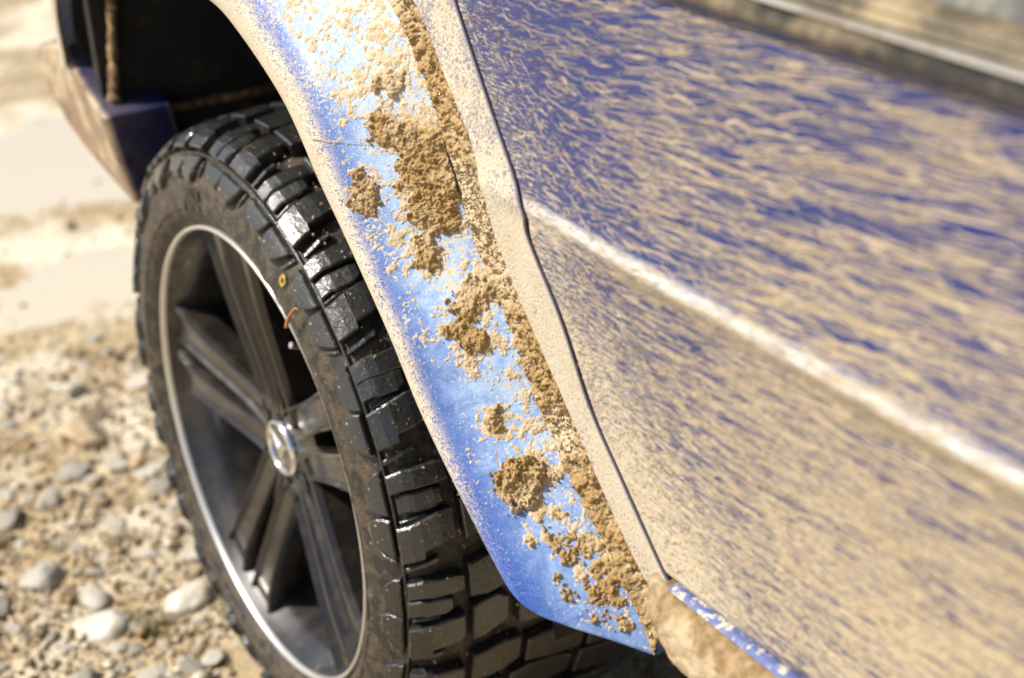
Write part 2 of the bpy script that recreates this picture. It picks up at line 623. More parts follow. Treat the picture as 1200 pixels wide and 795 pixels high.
# ------------------------------------------------------------------ the car
car = thing('muddy_car', 'mud splashed blue off-road car with black alloy wheel, seen close at the wheel arch', 'car')

CC = np.array([(-0.7417, 0.5189), (-0.7043, 0.562), (-0.6392, 0.6163), (-0.5842, 0.6649), (-0.5422, 0.724), (-0.486, 0.7892), (-0.4569, 0.8449), (-0.4176, 0.9128), (-0.3613, 0.967), (-.27, 1.005), (-.10, 1.03), (.12, 1.03), (.33, .995), (.475, .915), (.535, .82), (.548, .735)])
LL = np.array([(-0.6365, 0.5710), (-0.6150, 0.5775), (-0.558, 0.6187), (-0.5048, 0.6635), (-0.4586, 0.7132), (-0.3959, 0.7707), (-0.3451, 0.8144), (-0.2784, 0.8756), (-0.1735, 0.924), (-.10, .938), (.02, .953), (.17, .952), (.325, .918), (.44, .865), (.497, .80), (.508, .72)])
BB = np.array([(-0.7338, 0.5656), (-0.7071, 0.5736), (-0.6625, 0.6295), (-0.6203, 0.6937), (-0.5838, 0.7451), (-0.5457, 0.8115), (-0.5265, 0.8715), (-0.4656, 0.929), (-0.4081, 0.9761), (-.30, 1.022), (-.11, 1.047), (.125, 1.047), (.345, 1.01), (.49, .925), (.55, .825), (.562, .735)])
SH = np.array([(-0.7479, 0.5818), (-0.7336, 0.598), (-0.692, 0.6559), (-0.6599, 0.7032), (-0.6325, 0.7713), (-0.5993, 0.8292), (-0.5949, 0.86), (-0.5355, 0.9246), (-0.4771, 0.9889), (-.43, 1.05), (-.22, 1.12), (.13, 1.12), (.40, 1.10), (.54, 1.0), (.575, .84), (.585, .735)])
XK = (np.array([0, .12, .26, .36, .46, .6, .8, 1.]), np.array([-.028, -.0315, -.033, -.030, -.021, -.003, .022, .045]))


def cr(P, u):
    P = np.asarray(P, float)
    n = len(P)
    u = np.asarray(u, float)
    i = np.clip(np.floor(u).astype(int), 0, n - 2)
    f = (u - i)[:, None]
    E = np.vstack([2 * P[0] - P[1], P, 2 * P[-1] - P[-2]])
    a, b, c, d = E[i], E[i + 1], E[i + 2], E[i + 3]
    return .5 * ((2 * b) + (c - a) * f + (2 * a - 5 * b + 4 * c - d) * f ** 2 + (3 * b - a - 3 * c + d) * f ** 3)


_xq = cr(np.stack(XK, 1), np.linspace(0, 7, 400))


def flare_pts(u, s):
    u = u + np.interp(s, [0, .12, .26, .36, .46, .6], [1.15, .78, .44, .23, .09, .02]) * np.clip(1 - u / 2.6, 0, 1)
    L = cr(LL, u)
    C_ = cr(CC, u)
    gg = s[:, None]
    P = L + (C_ - L) * gg
    x = np.interp(s, _xq[:, 0], _xq[:, 1])
    kk = np.clip((u - 9) / 6, 0, 1)
    x = x * (1 - .55 * kk) + .004 * kk
    return np.column_stack([x, P])


def body_x(y, z):
    d = z - .857
    amp = .0014 + .0046 * sstep(-.60, -.80, y)
    x = .028 + np.where(d > 0, .13 * d, -.10 * d) - amp * np.exp(-(d / .0105) ** 2)
    return x + np.where(y > .47, 2.2 * np.clip(y - .47, 0, 9) ** 1.5, 0)


def grid_normals(G):
    du = np.gradient(G, axis=0)
    dv = np.gradient(G, axis=1)
    N = np.cross(du, dv)
    N /= np.linalg.norm(N, axis=2)[..., None] + 1e-12
    N[N[..., 0] > 0] *= -1
    return N


# ---- flare
flare = part('wheel_arch_flare', car, 'blue arch flare spattered with brown mud clods')
nu, ns = 240, 60
us = np.linspace(0, 15, nu)
ss = np.linspace(0, 1, ns)
U_, S_ = np.meshgrid(us, ss, indexing='ij')
G = flare_pts(U_.ravel(), S_.ravel()).reshape(nu, ns, 3)
cen = np.array([0, .375])


def ret_rows(E, steps):
    """rolled-under edge: rows moved inward (x) and by a shift in the y-z plane"""
    return [E + np.array(st) for st in steps]


lipE = G[:, 0]
rad = lipE[:, 1:] - cen
rad /= np.linalg.norm(rad, axis=1)[:, None]
roll = []
for dx, dr in ((.030, .010), (.012, .004), (.004, -.0005), (.001, -.0012)):
    r = lipE.copy()
    r[:, 0] += dx * (1 - .72 * sstep(9, 12.5, us))
    r[:, 1:] += rad * dr
    roll.append(r)
G2 = np.concatenate([np.stack(roll, 1), G], 1)
# lower edge folded inward too
bot = []
for dx, dz in ((.030, .012), (.012, .003), (.003, -.001)):
    b = G2[0].copy()
    b[:, 0] += dx
    b[:, 2] += dz
    bot.append(b)
G2 = np.concatenate([np.stack(bot, 0), G2], 0)
n2, m2 = G2.shape[:2]
me = mesh('flare_skin', G2.reshape(-1, 3), gridF(n2, m2))
across = np.concatenate([np.zeros((nu, 4)), S_], 1)
along = np.concatenate([np.zeros((nu, 4)) + us[:, None], U_], 1)
across = np.concatenate([across[:1]] * 3 + [across], 0)
along = np.concatenate([along[:1]] * 3 + [along], 0)
attr(me, 'across', across.ravel())
attr(me, 'along', along.ravel())
link('flare_panel', me, flare, M['flare'])

# ---- mud on the flare (real relief)
CL = [(-0.0165, -0.4082, 0.8202, 0.0150, 0), (-0.0157, -0.398, 0.834, 0.0068, 0), (-0.0165, -0.4168, 0.809, 0.0075, 0), (0.011, -0.4017, 0.8711, 0.0144, 1), (0.0241, -0.4207, 0.8655, 0.0144, 1), (0.0357, -0.4395, 0.857, 0.0173, 1), (0.0428, -0.4529, 0.8477, 0.0144, 1), (0.0203, -0.4339, 0.8371, 0.0158, 1), (0.0307, -0.4504, 0.8278, 0.0173, 1), (0.0443, -0.4631, 0.8312, 0.013, 1), (0.0203, -0.4519, 0.807, 0.0158, 1), (0.0321, -0.4669, 0.8003, 0.0115, 1), (0.0126, -0.4582, 0.7877, 0.0086, 1), (0.0102, -0.4657, 0.7763, 0.0122, 1), (0.0328, -0.4597, 0.8144, 0.013, 1), (0.0263, -0.3945, 0.9071, 0.011, 2), (0.018, -0.3859, 0.9034, 0.0058, 2), (0.03, -0.5071, 0.7494, 0.0158, 3), (0.0218, -0.5106, 0.7385, 0.0101, 3), (0.0385, -0.5136, 0.7504, 0.0072, 3), (0.0118, -0.5157, 0.7243, 0.0101, 3), (0.018, -0.5266, 0.7168, 0.0115, 3), (0.0031, -0.5109, 0.7223, 0.0065, 3), (0.0126, -0.6036, 0.6247, 0.0180, 4), (0.0023, -0.603, 0.6194, 0.0135, 4), (0.0102, -0.6143, 0.613, 0.0120, 4), (-0.0017, -0.6152, 0.6056, 0.0065, 4), (-0.0033, -0.5934, 0.6253, 0.0058, 4), (0.0102, -0.565, 0.66, 0.0094, 5), (0.0165, -0.5607, 0.669, 0.0043, 5), (0.0196, -0.6515, 0.5843, 0.0105, 6), (0.0134, -0.6418, 0.5888, 0.0072, 6), (0.0218, -0.6618, 0.5767, 0.0095, 6), (0.035, -0.6657, 0.5853, 0.0095, 6), (0.0364, -0.6819, 0.5725, 0.0095, 6), (0.0203, -0.6794, 0.5579, 0.0086, 6), (0.0086, -0.6758, 0.5522, 0.0095, 7), (0.0055, -0.6665, 0.5608, 0.0072, 7), (0.0256, -0.6895, 0.553, 0.0108, 6), (0.0357, -0.6939, 0.5606, 0.0095, 6), (0.018, -0.6888, 0.5436, 0.0086, 7), (0.0203, -0.6966, 0.5368, 0.0072, 7), (0.0292, -0.7021, 0.5431, 0.0072, 6), (0.0364, -0.7155, 0.5373, 0.0065, 8), (0.035, -0.7014, 0.5519, 0.0072, 6), (0.0007, -0.6367, 0.5872, 0.0058, 9), (-0.009, -0.6337, 0.5853, 0.0043, 9), (0.0015, -0.6486, 0.5766, 0.0043, 9), (-0.0074, -0.6666, 0.5533, 0.0072, 7), (0.0023, -0.6763, 0.5473, 0.0072, 7), (0.0314, -0.6163, 0.6259, 0.0058, 10), (0.0263, -0.6354, 0.6046, 0.0043, 10), (0.0102, -0.6289, 0.5991, 0.0043, 9), (0.0126, -0.5007, 0.7412, 0.0058, 3), (0.04, -0.6705, 0.5856, 0.0086, 6), (0.0436, -0.6829, 0.5783, 0.0101, 6), (0.045, -0.6929, 0.571, 0.0086, 6)]
CL = np.array(CL)
nu, ns = 900, 230
U_, S_ = np.meshgrid(np.linspace(0.0, 9.4, nu), np.linspace(0.0, 1.0, ns), indexing='ij')
G = flare_pts(U_.ravel(), S_.ravel()).reshape(nu, ns, 3)
N = grid_normals(G).reshape(-1, 3)
P = G.reshape(-1, 3)
Uf, Sf = U_.ravel(), S_.ravel()
warp = np.column_stack([fbm(P, 75, 3, off=o_) for o_ in (1.1, 4.7, 8.3)]) * 0.0085
warp += np.column_stack([fbm(P, 330, 2, off=o_) for o_ in (11.1, 14.7, 18.3)]) * 0.0035
K = np.full(len(P), -9.0)
near_i = np.zeros(len(P), int)
lacy = (CL[:, 4] >= 6)
for q in CL:
    d2 = ((P + warp - q[:3]) ** 2).sum(1)
    kq = 1 - d2 / (q[3] * (1.08 if q[4] < 6 else 1.25)) ** 2
    hit = kq > K
    K[hit] = kq[hit]
    near_i[hit] = int(q[4])
n_mid = fbm(P, 190, 3, off=3.0)
n_fin = fbm(P, 560, 2, off=6.0)
n_low = fbm(P, 90, 2, off=13.0)
n_lac = np.abs(fbm(P, 140, 3, off=31.0))
lac = np.where(near_i >= 6, 1.0, 0.0)
field = K + 0.50 * n_mid + 0.35 * n_low - lac * (0.55 - 2.2 * n_lac) * 0.9
clump = field > 0.12
dK = np.clip(field - 0.12, 0, 1.2)
bigk = np.where(near_i == 4, 1.6, np.where(near_i >= 6, 0.75, 1.0))
hc = (0.0013 + 0.0044 * np.sqrt(dK)) * bigk * (0.62 + 0.85 * n_low + 1.1 * np.abs(n_mid) + 0.30 * n_fin) + 0.0006 * np.abs(n_fin)
hc = np.where(clump, np.maximum(hc, 0.0006), -0.0012)
# dried spatter
den = np.interp(Uf, [0, 1.5, 3, 5, 7, 9.4], [-.24, -.13, -.02, .0, .07, .16])
den += np.interp(Sf, [0, .22, .4, .6, .8, 1.], [-.5, -.4, -.16, -.02, .05, .10])
den += .16 * sstep(-2.2, -.2, K)
patch = fbm(P, 26, 3, off=21.0)
fs = 0.62 * fbm(P, 170, 4, 0.62, off=40.0) + 0.50 * fbm(P, 80, 3, .6, off=60.0) + 0.45 * patch + den * 1.0
hs = np.where(fs > 0.14, 0.0002 + 0.0042 * np.clip(fs - 0.14, 0, 0.40) * (0.8 + 0.8 * n_fin), -0.0006)
h = np.maximum(hc, hs)
is_c = (hc > hs) & clump
wet = np.clip(np.where(is_c, 0.90 + 0.4 * n_mid + 1.0 * fbm(P, 20, 2, off=71.0), np.interp(fs, [0.2, 0.65], [0.0, 0.55])), 0, 1)
wet[near_i == 2] *= 0.55
Vm = P + N * h[:, None]
Fm = gridF(nu, ns)
keep = (h[Fm] > 0).any(1)
Fm = Fm[keep]
fc = is_c[Fm].sum(1) >= 2
cid = near_i[Fm[:, 0]]


def submesh(name, Fsel):
    idx = np.unique(Fsel)
    mp = np.full(len(Vm), -1)
    mp[idx] = np.arange(len(idx))
    m_ = mesh(name, Vm[idx], mp[Fsel])
    attr(m_, 'wet', wet[idx])
    return m_


sp = link('mud_spatter', submesh('mud_spatter', Fm[~fc]), flare, M['mud'])
sp['kind'] = 'stuff'
CLAB = {0: 'ragged brown mud clod nearest the flare lip', 1: 'large ragged sheet of brown mud by the panel seam',
        2: 'pale dry mud clod at the top', 3: 'forked brown mud clod halfway down the flare',
        4: 'thick round brown mud clod standing proud of the paint', 5: 'small brown mud clod above the round one',
        6: 'lacy brown mud low down beside the seam', 7: 'lacy dark mud near the lower edge',
        8: 'small round mud blob at the lower corner', 9: 'thin scattered mud crumbs', 10: 'two mud crumbs near the seam'}
for c in sorted(CLAB):
    sel = fc & (cid == c)
    if sel.sum() > 20:
        o = link('mud_clod', submesh('mud_clod', Fm[sel]), flare, M['mud'])
        o['label'] = CLAB[c]

# ---- mud packed into the seam between flare and body
nu, nv = 1000, 56
U_, T_ = np.meshgrid(np.concatenate([np.linspace(0.0, 9.6, 900), np.linspace(9.62, 15, 100)]), np.linspace(0, 1, nv), indexing='ij')
uf, tf = U_.ravel(), T_.ravel()
a = flare_pts(uf, np.full_like(uf, 1.0))
b2 = cr(BB, uf)
b = np.column_stack([body_x(b2[:, 0], b2[:, 1]) + .0065, b2])
P = a + (b - a) * tf[:, None]
P[:, 0] += 0.004 * np.sin(np.pi * tf)
thick = 0.5 * fbm(P, 22, 2, off=2.5) + np.interp(uf, [0, .5, 1.2, 2.2, 2.7, 3.3, 4.3, 5., 5.8, 6.3, 7.4, 8.4, 9.5],
                                              [.3, .35, .30, .35, -.15, .30, .20, -.25, -.1, .25, .35, .05, 0.0])
lump = fbm(P, 85, 4, 0.6, off=1.0)
fin = fbm(P, 420, 3, 0.6, off=5.0)
h = 0.0020 + 0.010 * np.clip(thick + 0.9 * lump, -.25, .9) + 0.0022 * fin
h *= np.clip(np.minimum(tf / 0.10, (1 - tf) / 0.10), 0.0, 1) * 0.85 + 0.15
over = sstep(.0, .3, 1 - tf) * 0.0
P[:, 0] -= h + over
P[:, 1] -= 0.45 * h
me = mesh('seam_mud', P, gridF(nu, nv))
attr(me, 'wet', np.clip(0.45 + 1.5 * thick + 0.9 * lump, 0, 1))
sm = link('seam_mud', me, flare, M['mud'])
sm['label'] = 'gritty mud packed into the seam behind the flare'
# grit set into that mud
gv, gf, gt = [], [], []
bm_ico = np.array([(0, 0, 1), (.9, 0, .2), (0, .9, .1), (-.9, 0, .25), (0, -.9, .15), (.1, .1, -.8)])
ico_f = [(0, 1, 2), (0, 2, 3), (0, 3, 4), (0, 4, 1), (5, 2, 1), (5, 3, 2), (5, 4, 3), (5, 1, 4)]
bare = np.interp(uf, [0, 2.2, 2.5, 2.9, 3.2, 4.6, 5.0, 5.9, 6.2, 9.5, 9.6], [.1, .15, 1, 1, .2, .2, 1, 1, .15, .1, 0])
cand = RS.choice(len(P), 700, p=bare / bare.sum())
for i in cand:
    r = RS.uniform(.0006, .0020) * (1.6 if RS.rand() < .08 else 1)
    k0 = len(gv)
    R_ = RS.randn(3, 3) * .25 + np.eye(3)
    for v in bm_ico:
        gv.append(P[i] + (R_ @ v) * r - np.array([.0004, .0002, 0]))
    gf += [tuple(k0 + t for t in f_) for f_ in ico_f]
    gt += [RS.choice([0.02, .1, .6, .35])] * 6
me = mesh('seam_grit', gv, gf, False)
attr(me, 'tone', gt)
o = link('seam_grit', me, flare, M['gravel'])
o['kind'] = 'stuff'


# ---- quarter panel (between the flare and the door gap, and over the arch)
nu, nv = 260, 26
us = np.linspace(0, 15, nu)
U_, T_ = np.meshgrid(us, np.linspace(0, 1, nv), indexing='ij')
a2 = cr(BB, U_.ravel())
b2 = cr(SH, U_.ravel())
yz = a2 + (b2 - a2) * T_.ravel()[:, None]
G = np.column_stack([body_x(yz[:, 0], yz[:, 1]), yz]).reshape(nu, nv, 3)
e0, e1 = G[:, 0], G[:, -1]


def inrow(E, dx, toward, k):
    r = E.copy()
    r[:, 0] += dx
    r[:, 1:] += (toward - E)[:, 1:] * k
    return r


G2 = np.concatenate([inrow(e0, .022, e1, .02)[:, None], inrow(e0, .0012, e1, -.01)[:, None], G[:, 1:-1],
                     inrow(e1, 0, e0, .015)[:, None], inrow(e1, .0006, e0, 0)[:, None], inrow(e1, .0032, e0, -.004)[:, None], inrow(e1, .0036, e0, .02)[:, None], inrow(e1, .012, e0, .22)[:, None]], 1)
qp = part('quarter_panel', car, 'body panel behind the flare under dried tan mud')
me = mesh('panel_skin', G2.reshape(-1, 3), gridF(nu, G2.shape[1]))
ed = np.zeros(G2.shape[:2])
ed[:, -4:] = 1
attr(me, 'hem', ed.ravel())
link('panel_skin', me, qp, M['strip'])
# dark channel behind the door gap
U_ = np.linspace(0, 9.2, 120)
c2 = cr(SH, U_)
ch = []
for dy, dx in ((.032, .0110), (.032, .0135), (-.024, .0135), (-.024, .0110)):
    ch.append(np.column_stack([.004 + body_x(c2[:, 0], c2[:, 1]) + dx, c2[:, 0] + dy, c2[:, 1]]))
ch = np.stack(ch, 1)
link('door_seal', mesh('door_seal', ch.reshape(-1, 3), gridF(120, 4)), qp, M['under'])

# ---- door
door = part('door', car, 'front edge of the blue door streaked with dried mud')
GAP = 0.0062


def edge_y(z):
    q = cr(SH, np.linspace(0, 9, 400))
    return np.interp(z, q[:, 1], q[:, 0]) - GAP * 1.25


zz = np.unique(np.concatenate([np.linspace(.5955, 1.052, 110), .857 + np.linspace(-.03, .03, 41)]))
tt = np.linspace(0, 1, 70) ** 1.6
ey = edge_y(zz)
Y = ey[:, None] + (-2.25 - ey[:, None]) * tt[None]
Zz = np.repeat(zz[:, None], len(tt), 1)
G = np.stack([body_x(Y, Zz), Y, Zz], -1)
col0 = G[:, 0].copy()
f1 = col0.copy(); f1[:, 0] += .022; f1[:, 1] -= .004
f2 = col0.copy(); f2[:, 0] += .003; f2[:, 1] += .0002
f3 = col0.copy(); f3[:, 0] += .0008
G[:, 0, 1] -= .0014
G = np.concatenate([f1[:, None], f2[:, None], f3[:, None], G], 1)
r1 = G[0].copy(); r1[:, 0] += .022; r1[:, 2] += .003
r2 = G[0].copy(); r2[:, 0] += .0012; r2[:, 2] -= .001
G = np.concatenate([r1[None], r2[None], G], 0)
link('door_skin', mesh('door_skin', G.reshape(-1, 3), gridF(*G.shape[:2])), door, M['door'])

# raised streaks of dried mud on the door
V, F = [], []
n = 11000
cnt = 0
while cnt < n:
    z = RS.uniform(.603, 1.043)
    y0 = float(edge_y(np.array([z]))[0])
    y = y0 - .006 - RS.rand() ** 1.3 * 0.75
    d = y0 - y
    p = 0.50 + 0.50 * sstep(1.05, .70, z)
    if RS.rand() > p:
        continue
    L = (0.004 + 0.034 * sstep(0, .35, d)) * math.exp(RS.randn() * .55)
    wd = (0.00022 + 0.00022 * sstep(.02, .5, d)) * math.exp(RS.randn() * .45)
    L = max(L, wd * 3)
    sl = 0.06 + 0.28 * (z - .80) + RS.randn() * (0.06 + 0.45 * (1 - sstep(0, .18, d)))
    cv = RS.randn() * .8 * min(1, .012 / L)
    k0 = len(V)
    m = 6
    for i in range(m):
        t = i / (m - 1)
        yy = y - L * (t - .5)
        z2 = z + sl * L * (t - .5) + cv * L * (t - .5) ** 2 + RS.randn() * wd * .22
        ww = wd * (math.sin(math.pi * min(max(t * .92 + .04, 0), 1)) ** .6) * RS.uniform(.7, 1.25)
        for q, hh in ((-1, -.0003), (0, .00035 + wd * .35), (1, -.0003)):
            V.append((0, yy, z2 + q * ww, hh))
        if i:
            a_ = k0 + (i - 1) * 3
            F += [(a_, a_ + 1, a_ + 4, a_ + 3), (a_ + 1, a_ + 2, a_ + 5, a_ + 4)]
    cnt += 1
V = np.array(V)
V = np.column_stack([body_x(V[:, 1], V[:, 2]) - V[:, 3], V[:, 1], V[:, 2]])
me = mesh('mud_streaks', V, np.array(F))
attr(me, 'wet', np.clip(np.repeat(RS.rand(n) ** 3 * .5, 18), 0, 1))
o = link('mud_streaks', me, door, M['mud'])
o['kind'] = 'stuff'

# ---- belt moulding and window
def sweep(name, prof, y0, y1, parent, mat, ny=60, wob=0.0):
    ys = np.linspace(y0, y1, ny)
    Pp = np.array(prof)
    G = np.zeros((ny, len(prof), 3))
    G[..., 0] = Pp[None, :, 0]
    G[..., 2] = Pp[None, :, 1]
    G[..., 1] = ys[:, None]
    if wob:
        G[..., 0] += wob * fbm(G.reshape(-1, 3), 30, 3).reshape(ny, -1)
    V = list(G.reshape(-1, 3))
    F = [tuple(f) for f in gridF(ny, len(prof))]
    m_ = len(prof)
    F.append(tuple(range(m_ - 1, -1, -1)))
    F.append(tuple(range((ny - 1) * m_, ny * m_)))
    return link(name, mesh(name, V, F, False), parent, mat)


bt = part('belt_trim', door, 'black and bright trim under the window')
sweep('rubber_strip', [(.060, 1.0465), (.047, 1.0468), (.0425, 1.049), (.041, 1.053), (.043, 1.0585), (.047, 1.0600), (.060, 1.0605)], -.47, -2.25, door, M['trim'])
bpy.data.objects.remove(bt)
sweep('bright_moulding', [(.060, 1.0608), (.0465, 1.0608), (.0448, 1.0622), (.0455, 1.0640), (.050, 1.0648), (.060, 1.065)], -.475, -2.25, door, M['moulding'])
sweep('window_strip', [(.060, 1.0655), (.0515, 1.0655), (.0500, 1.068), (.0525, 1.072), (.0515, 1.0745), (.054, 1.078), (.060, 1.0805), (.068, 1.081)], -.48, -2.25, door, M['trimtop'])
wz = np.linspace(0, 1, 12)
wy = np.linspace(-.52, -2.2, 12)
A_, B_ = np.meshgrid(wz, wy, indexing='ij')
Gw = np.stack([.0655 + .20 * A_ + .02 * A_ ** 2, B_ - .10 * A_, 1.078 + .45 * A_], -1)
Gw2 = Gw.copy(); Gw2[..., 0] += .004
Vw = np.concatenate([Gw.reshape(-1, 3), Gw2.reshape(-1, 3)])
Fw = np.concatenate([gridF(12, 12), gridF(12, 12)[:, ::-1] + 144])
link('window_glass', mesh('window_glass', Vw, Fw), door, M['glass'])

# ---- sill below the door
sill = part('sill', car, 'mud caked sill below the door')
sweep('sill_lip', [(.075, .5918), (.0515, .5914), (.0490, .5900), (.0478, .5884), (.060, .5840)], -.757, -2.25, sill, M['clean'], 80)
prof = np.array([(.060, .5840), (.0492, .5876), (.041, .5858), (.0335, .577), (.0315, .568), (.0325, .552), (.036, .5395), (.044, .5335), (.075, .5320)])
pq = cr(prof, np.linspace(0, 8, 70))
ys = np.linspace(0, 1, 420) ** 1.3 * -1.5 - .732
G = np.zeros((420, 70, 3))
G[..., 0] = pq[None, :, 0]
G[..., 2] = pq[None, :, 1]
G[..., 1] = ys[:, None]
endr = np.exp((ys + .732) / .012)[:, None]
G[..., 0] += endr * .012
G[..., 1] -= .35 * (G[..., 2] - .5822) * 0 + endr * 0
G[..., 1] += (0.5822 - G[..., 2]) * -.55
ff = G.reshape(-1, 3)
dsp = .0030 * fbm(ff, 28, 3, off=3.3) + .0038 * fbm(ff, 95, 4, off=1.2) + .0010 * fbm(ff, 420, 2)
G[..., 0] -= (dsp + .001).reshape(420, 70)
G[..., 2] += (0.5 * dsp).reshape(420, 70)
cap_ = G[0].copy(); cap_[:, 0] = .08
G = np.concatenate([cap_[None], G], 0)
link('sill_mud', mesh('sill_mud', G.reshape(-1, 3), gridF(421, 70)), sill, M['sill'])

# ---- wheel arch liner and underbody
liner = part('wheel_arch_liner', car, 'black wheel arch interior')
u = np.linspace(0, 15, 90)
L2 = cr(LL, u)
rad = L2 - cen
rad /= np.linalg.norm(rad, axis=1)[:, None]
L2 = L2 + rad * .012
L2 = np.vstack([[(-.655, .50), (-.650, .52), (-.645, .545)], L2, [(.505, .70)]])
xs_ = np.array([.006, .05, .15, .30, .44])
G = np.zeros((len(L2), 5, 3))
G[..., 0] = xs_[None]
G[..., 1:] = L2[:, None]
G[-12:, 0, 0] = .012
link('liner_shell', mesh('liner_shell', G.reshape(-1, 3), gridF(len(L2), 5)), liner, M['liner'])
V = [(.44, y, z) for y, z in L2] + [(.44, 0, .30)]
F = [(i, i + 1, len(V) - 1) for i in range(len(V) - 2)]
link('liner_wall', mesh('liner_wall', V, F, False), liner, M['liner'])
# muddy inner flange standing inside the far side of the arch
fl = []
zs = np.linspace(.93, .672, 60)
n_ = fbm(np.column_stack([zs * 0, zs * 0, zs]), 60, 3)
for dx, dy in ((-.006, -.004), (-.004, -.010), (.004, -.011), (.007, -.004), (.007, .004), (-.006, .004)):
    fl.append(np.column_stack([-.045 + .105 * zs / .82 * 1.0 - .02 + dx * (1 + .8 * n_), .425 + dy * (1 + .6 * n_) + 0 * zs, zs]))
G = np.stack(fl, 1)
link('inner_flange', mesh('inner_flange', G.reshape(-1, 3), np.concatenate([gridF(60, 6), np.array([[i * 6 + 5, (i + 1) * 6 + 5, (i + 1) * 6, i * 6] for i in range(59)])])), liner, M['post'])
# cross edge low in the arch
sw = sweep('liner_edge', [(0, 0), (.006, -.004), (.014, 0), (.014, .006), (0, .006)], 0, .42, liner, M['post'], 20)
sw.rotation_euler = (0, 0, -math.pi / 2)
sw.location = (.075, .425, .666)


V = [(.012, .432, .672), (.42, .432, .40), (.42, .45, .40), (.012, .45, .672), (.012, .432, .90), (.42, .432, .90), (.42, .45, .90), (.012, .45, .90)]
link('liner_panel', mesh('liner_panel', V, [(0, 1, 5, 4), (1, 2, 6, 5), (2, 3, 7, 6), (3, 0, 4, 7), (4, 5, 6, 7), (3, 2, 1, 0)], False), liner, M['liner'])
V = [(.078, .434, .40), (.42, .434, .39), (.42, .448, .39), (.078, .448, .40), (.078, .434, .70), (.42, .434, .70), (.42, .448, .70), (.078, .448, .70)]
link('lower_panel', mesh('lower_panel', V, [(0, 1, 5, 4), (1, 2, 6, 5), (2, 3, 7, 6), (3, 0, 4, 7), (4, 5, 6, 7), (3, 2, 1, 0)], False), liner, M['liner'])


def boxmesh(name, lo, hi, parent, mat, bev=.02):
    V, F = prism([(lo[0], lo[1]), (hi[0], lo[1]), (hi[0], hi[1]), (lo[0], hi[1])], hi[2] - lo[2], bev)
    V[:, 2] += lo[2]
    return link(name, mesh(name, V, F, False), parent, mat)


boxmesh('underbody', (.45, -3.5, .34), (1.45, .50, .56), car, M['under'])
boxmesh('chassis_rail', (.26, -3.0, .38), (.448, -.70, .56), car, M['under'])
boxmesh('body_core', (.09, -3.6, .562), (1.78, -.70, 1.04), car, M['clean'], .05)
boxmesh('tail_body', (.43, -.698, .562), (1.76, .60, 1.04), car, M['clean'], .05)
# cabin: dark glazed block with a painted roof
V, F = prism([(.15, -2.3), (1.72, -2.3), (1.72, .50), (.15, .50)], .60, .06)
V[:, 2] += 1.045
top = V[:, 2] > 1.2
V[top, 0] = .93 + (V[top, 0] - .93) * .82
V[top, 1] = -.9 + (V[top, 1] + .9) * .86
link('cabin_glazing', mesh('cabin_glazing', V, F, False), car, M['glass'])
boxmesh('roof', (.30, -2.05, 1.647), (1.56, .30, 1.70), car, M['clean'], .02)
V, F = prism([(.16, -.47), (.40, -.47), (.40, .50), (.16, .50)], .10, .03)
V[:, 2] += 1.03
link('shoulder', mesh('shoulder', V, F, False), car, M['clean'])

# ---- bumper end
def bump_mesh():
    #  outer-face outline (y,z) walking round, x pushed in towards the rear
    O = [(.392, .682), (.45, .70), (.50, .722), (.535, .744), (.60, .738), (.69, .712), (.690, .655), (.63, .612), (.55, .585), (.47, .564), (.415, .551), (.400, .558), (.393, .615)]
    X0 = [.002, .002, .002, .002, .002, .004, .010, .016, .020, .025, .029, .028, .013]
    n = len(O)
    c = np.mean(O, 0)
    V, F, at = [], [], []
    for (sx, sc, ax_) in ((.004, .90, 1), (.0012, .955, 1), (.0085, 1.0, .15), (.085, 1.0, 0)):
        for (y, z), x0 in zip(O, X0):
            V.append((x0 + sx - .004, c[0] + (y - c[0]) * sc, c[1] + (z - c[1]) * sc))
            at.append(ax_)
    V[0:n] = [(v[0] - .0045, v[1], v[2]) for v in V[0:n]]
    for k in range(3):
        for i in range(n):
            j = (i + 1) % n
            F.append((k * n + i, k * n + j, (k + 1) * n + j, (k + 1) * n + i))
    F.append(tuple(range(n)))
    F.append(tuple(range(4 * n - 1, 3 * n - 1, -1)))
    return V, F, at


V, F, at = bump_mesh()
me = mesh('bumper', V, F, False)
attr(me, 'outer', at)
bo = link('bumper', me, car, M['bumper'])
bvm = bo.modifiers.new('bevel', 'BEVEL')
bvm.width = .011
bvm.segments = 4
bvm.harden_normals = True
bvm.limit_method = 'ANGLE'
bvm.angle_limit = math.radians(28)
me.polygons.foreach_set('use_smooth', np.ones(len(me.polygons), bool))
bo['label'] = 'mud washed blue end of the bumper beyond the tyre'

# ------------------------------------------------------------------ the wheel
wheel = part('wheel', car, 'black twin-spoke alloy wheel on a muddy knobbly tyre', loc=(0, 0, .375))
wheel.rotation_euler = (0, 0, .025)


def lathe(name, prof, parent, mat, n=160, smooth=True):
    """prof: (x, r) -> surface of revolution about the x axis"""
    Pp = np.array(prof)
    t = np.linspace(0, 2 * np.pi, n, endpoint=False)
    G = np.zeros((n, len(prof), 3))
    G[..., 0] = Pp[None, :, 0]
    G[..., 1] = Pp[None, :, 1] * np.cos(t)[:, None]
    G[..., 2] = Pp[None, :, 1] * np.sin(t)[:, None]
    return link(name, mesh(name, G.reshape(-1, 3), gridF(n, len(prof), True), smooth), parent, mat)


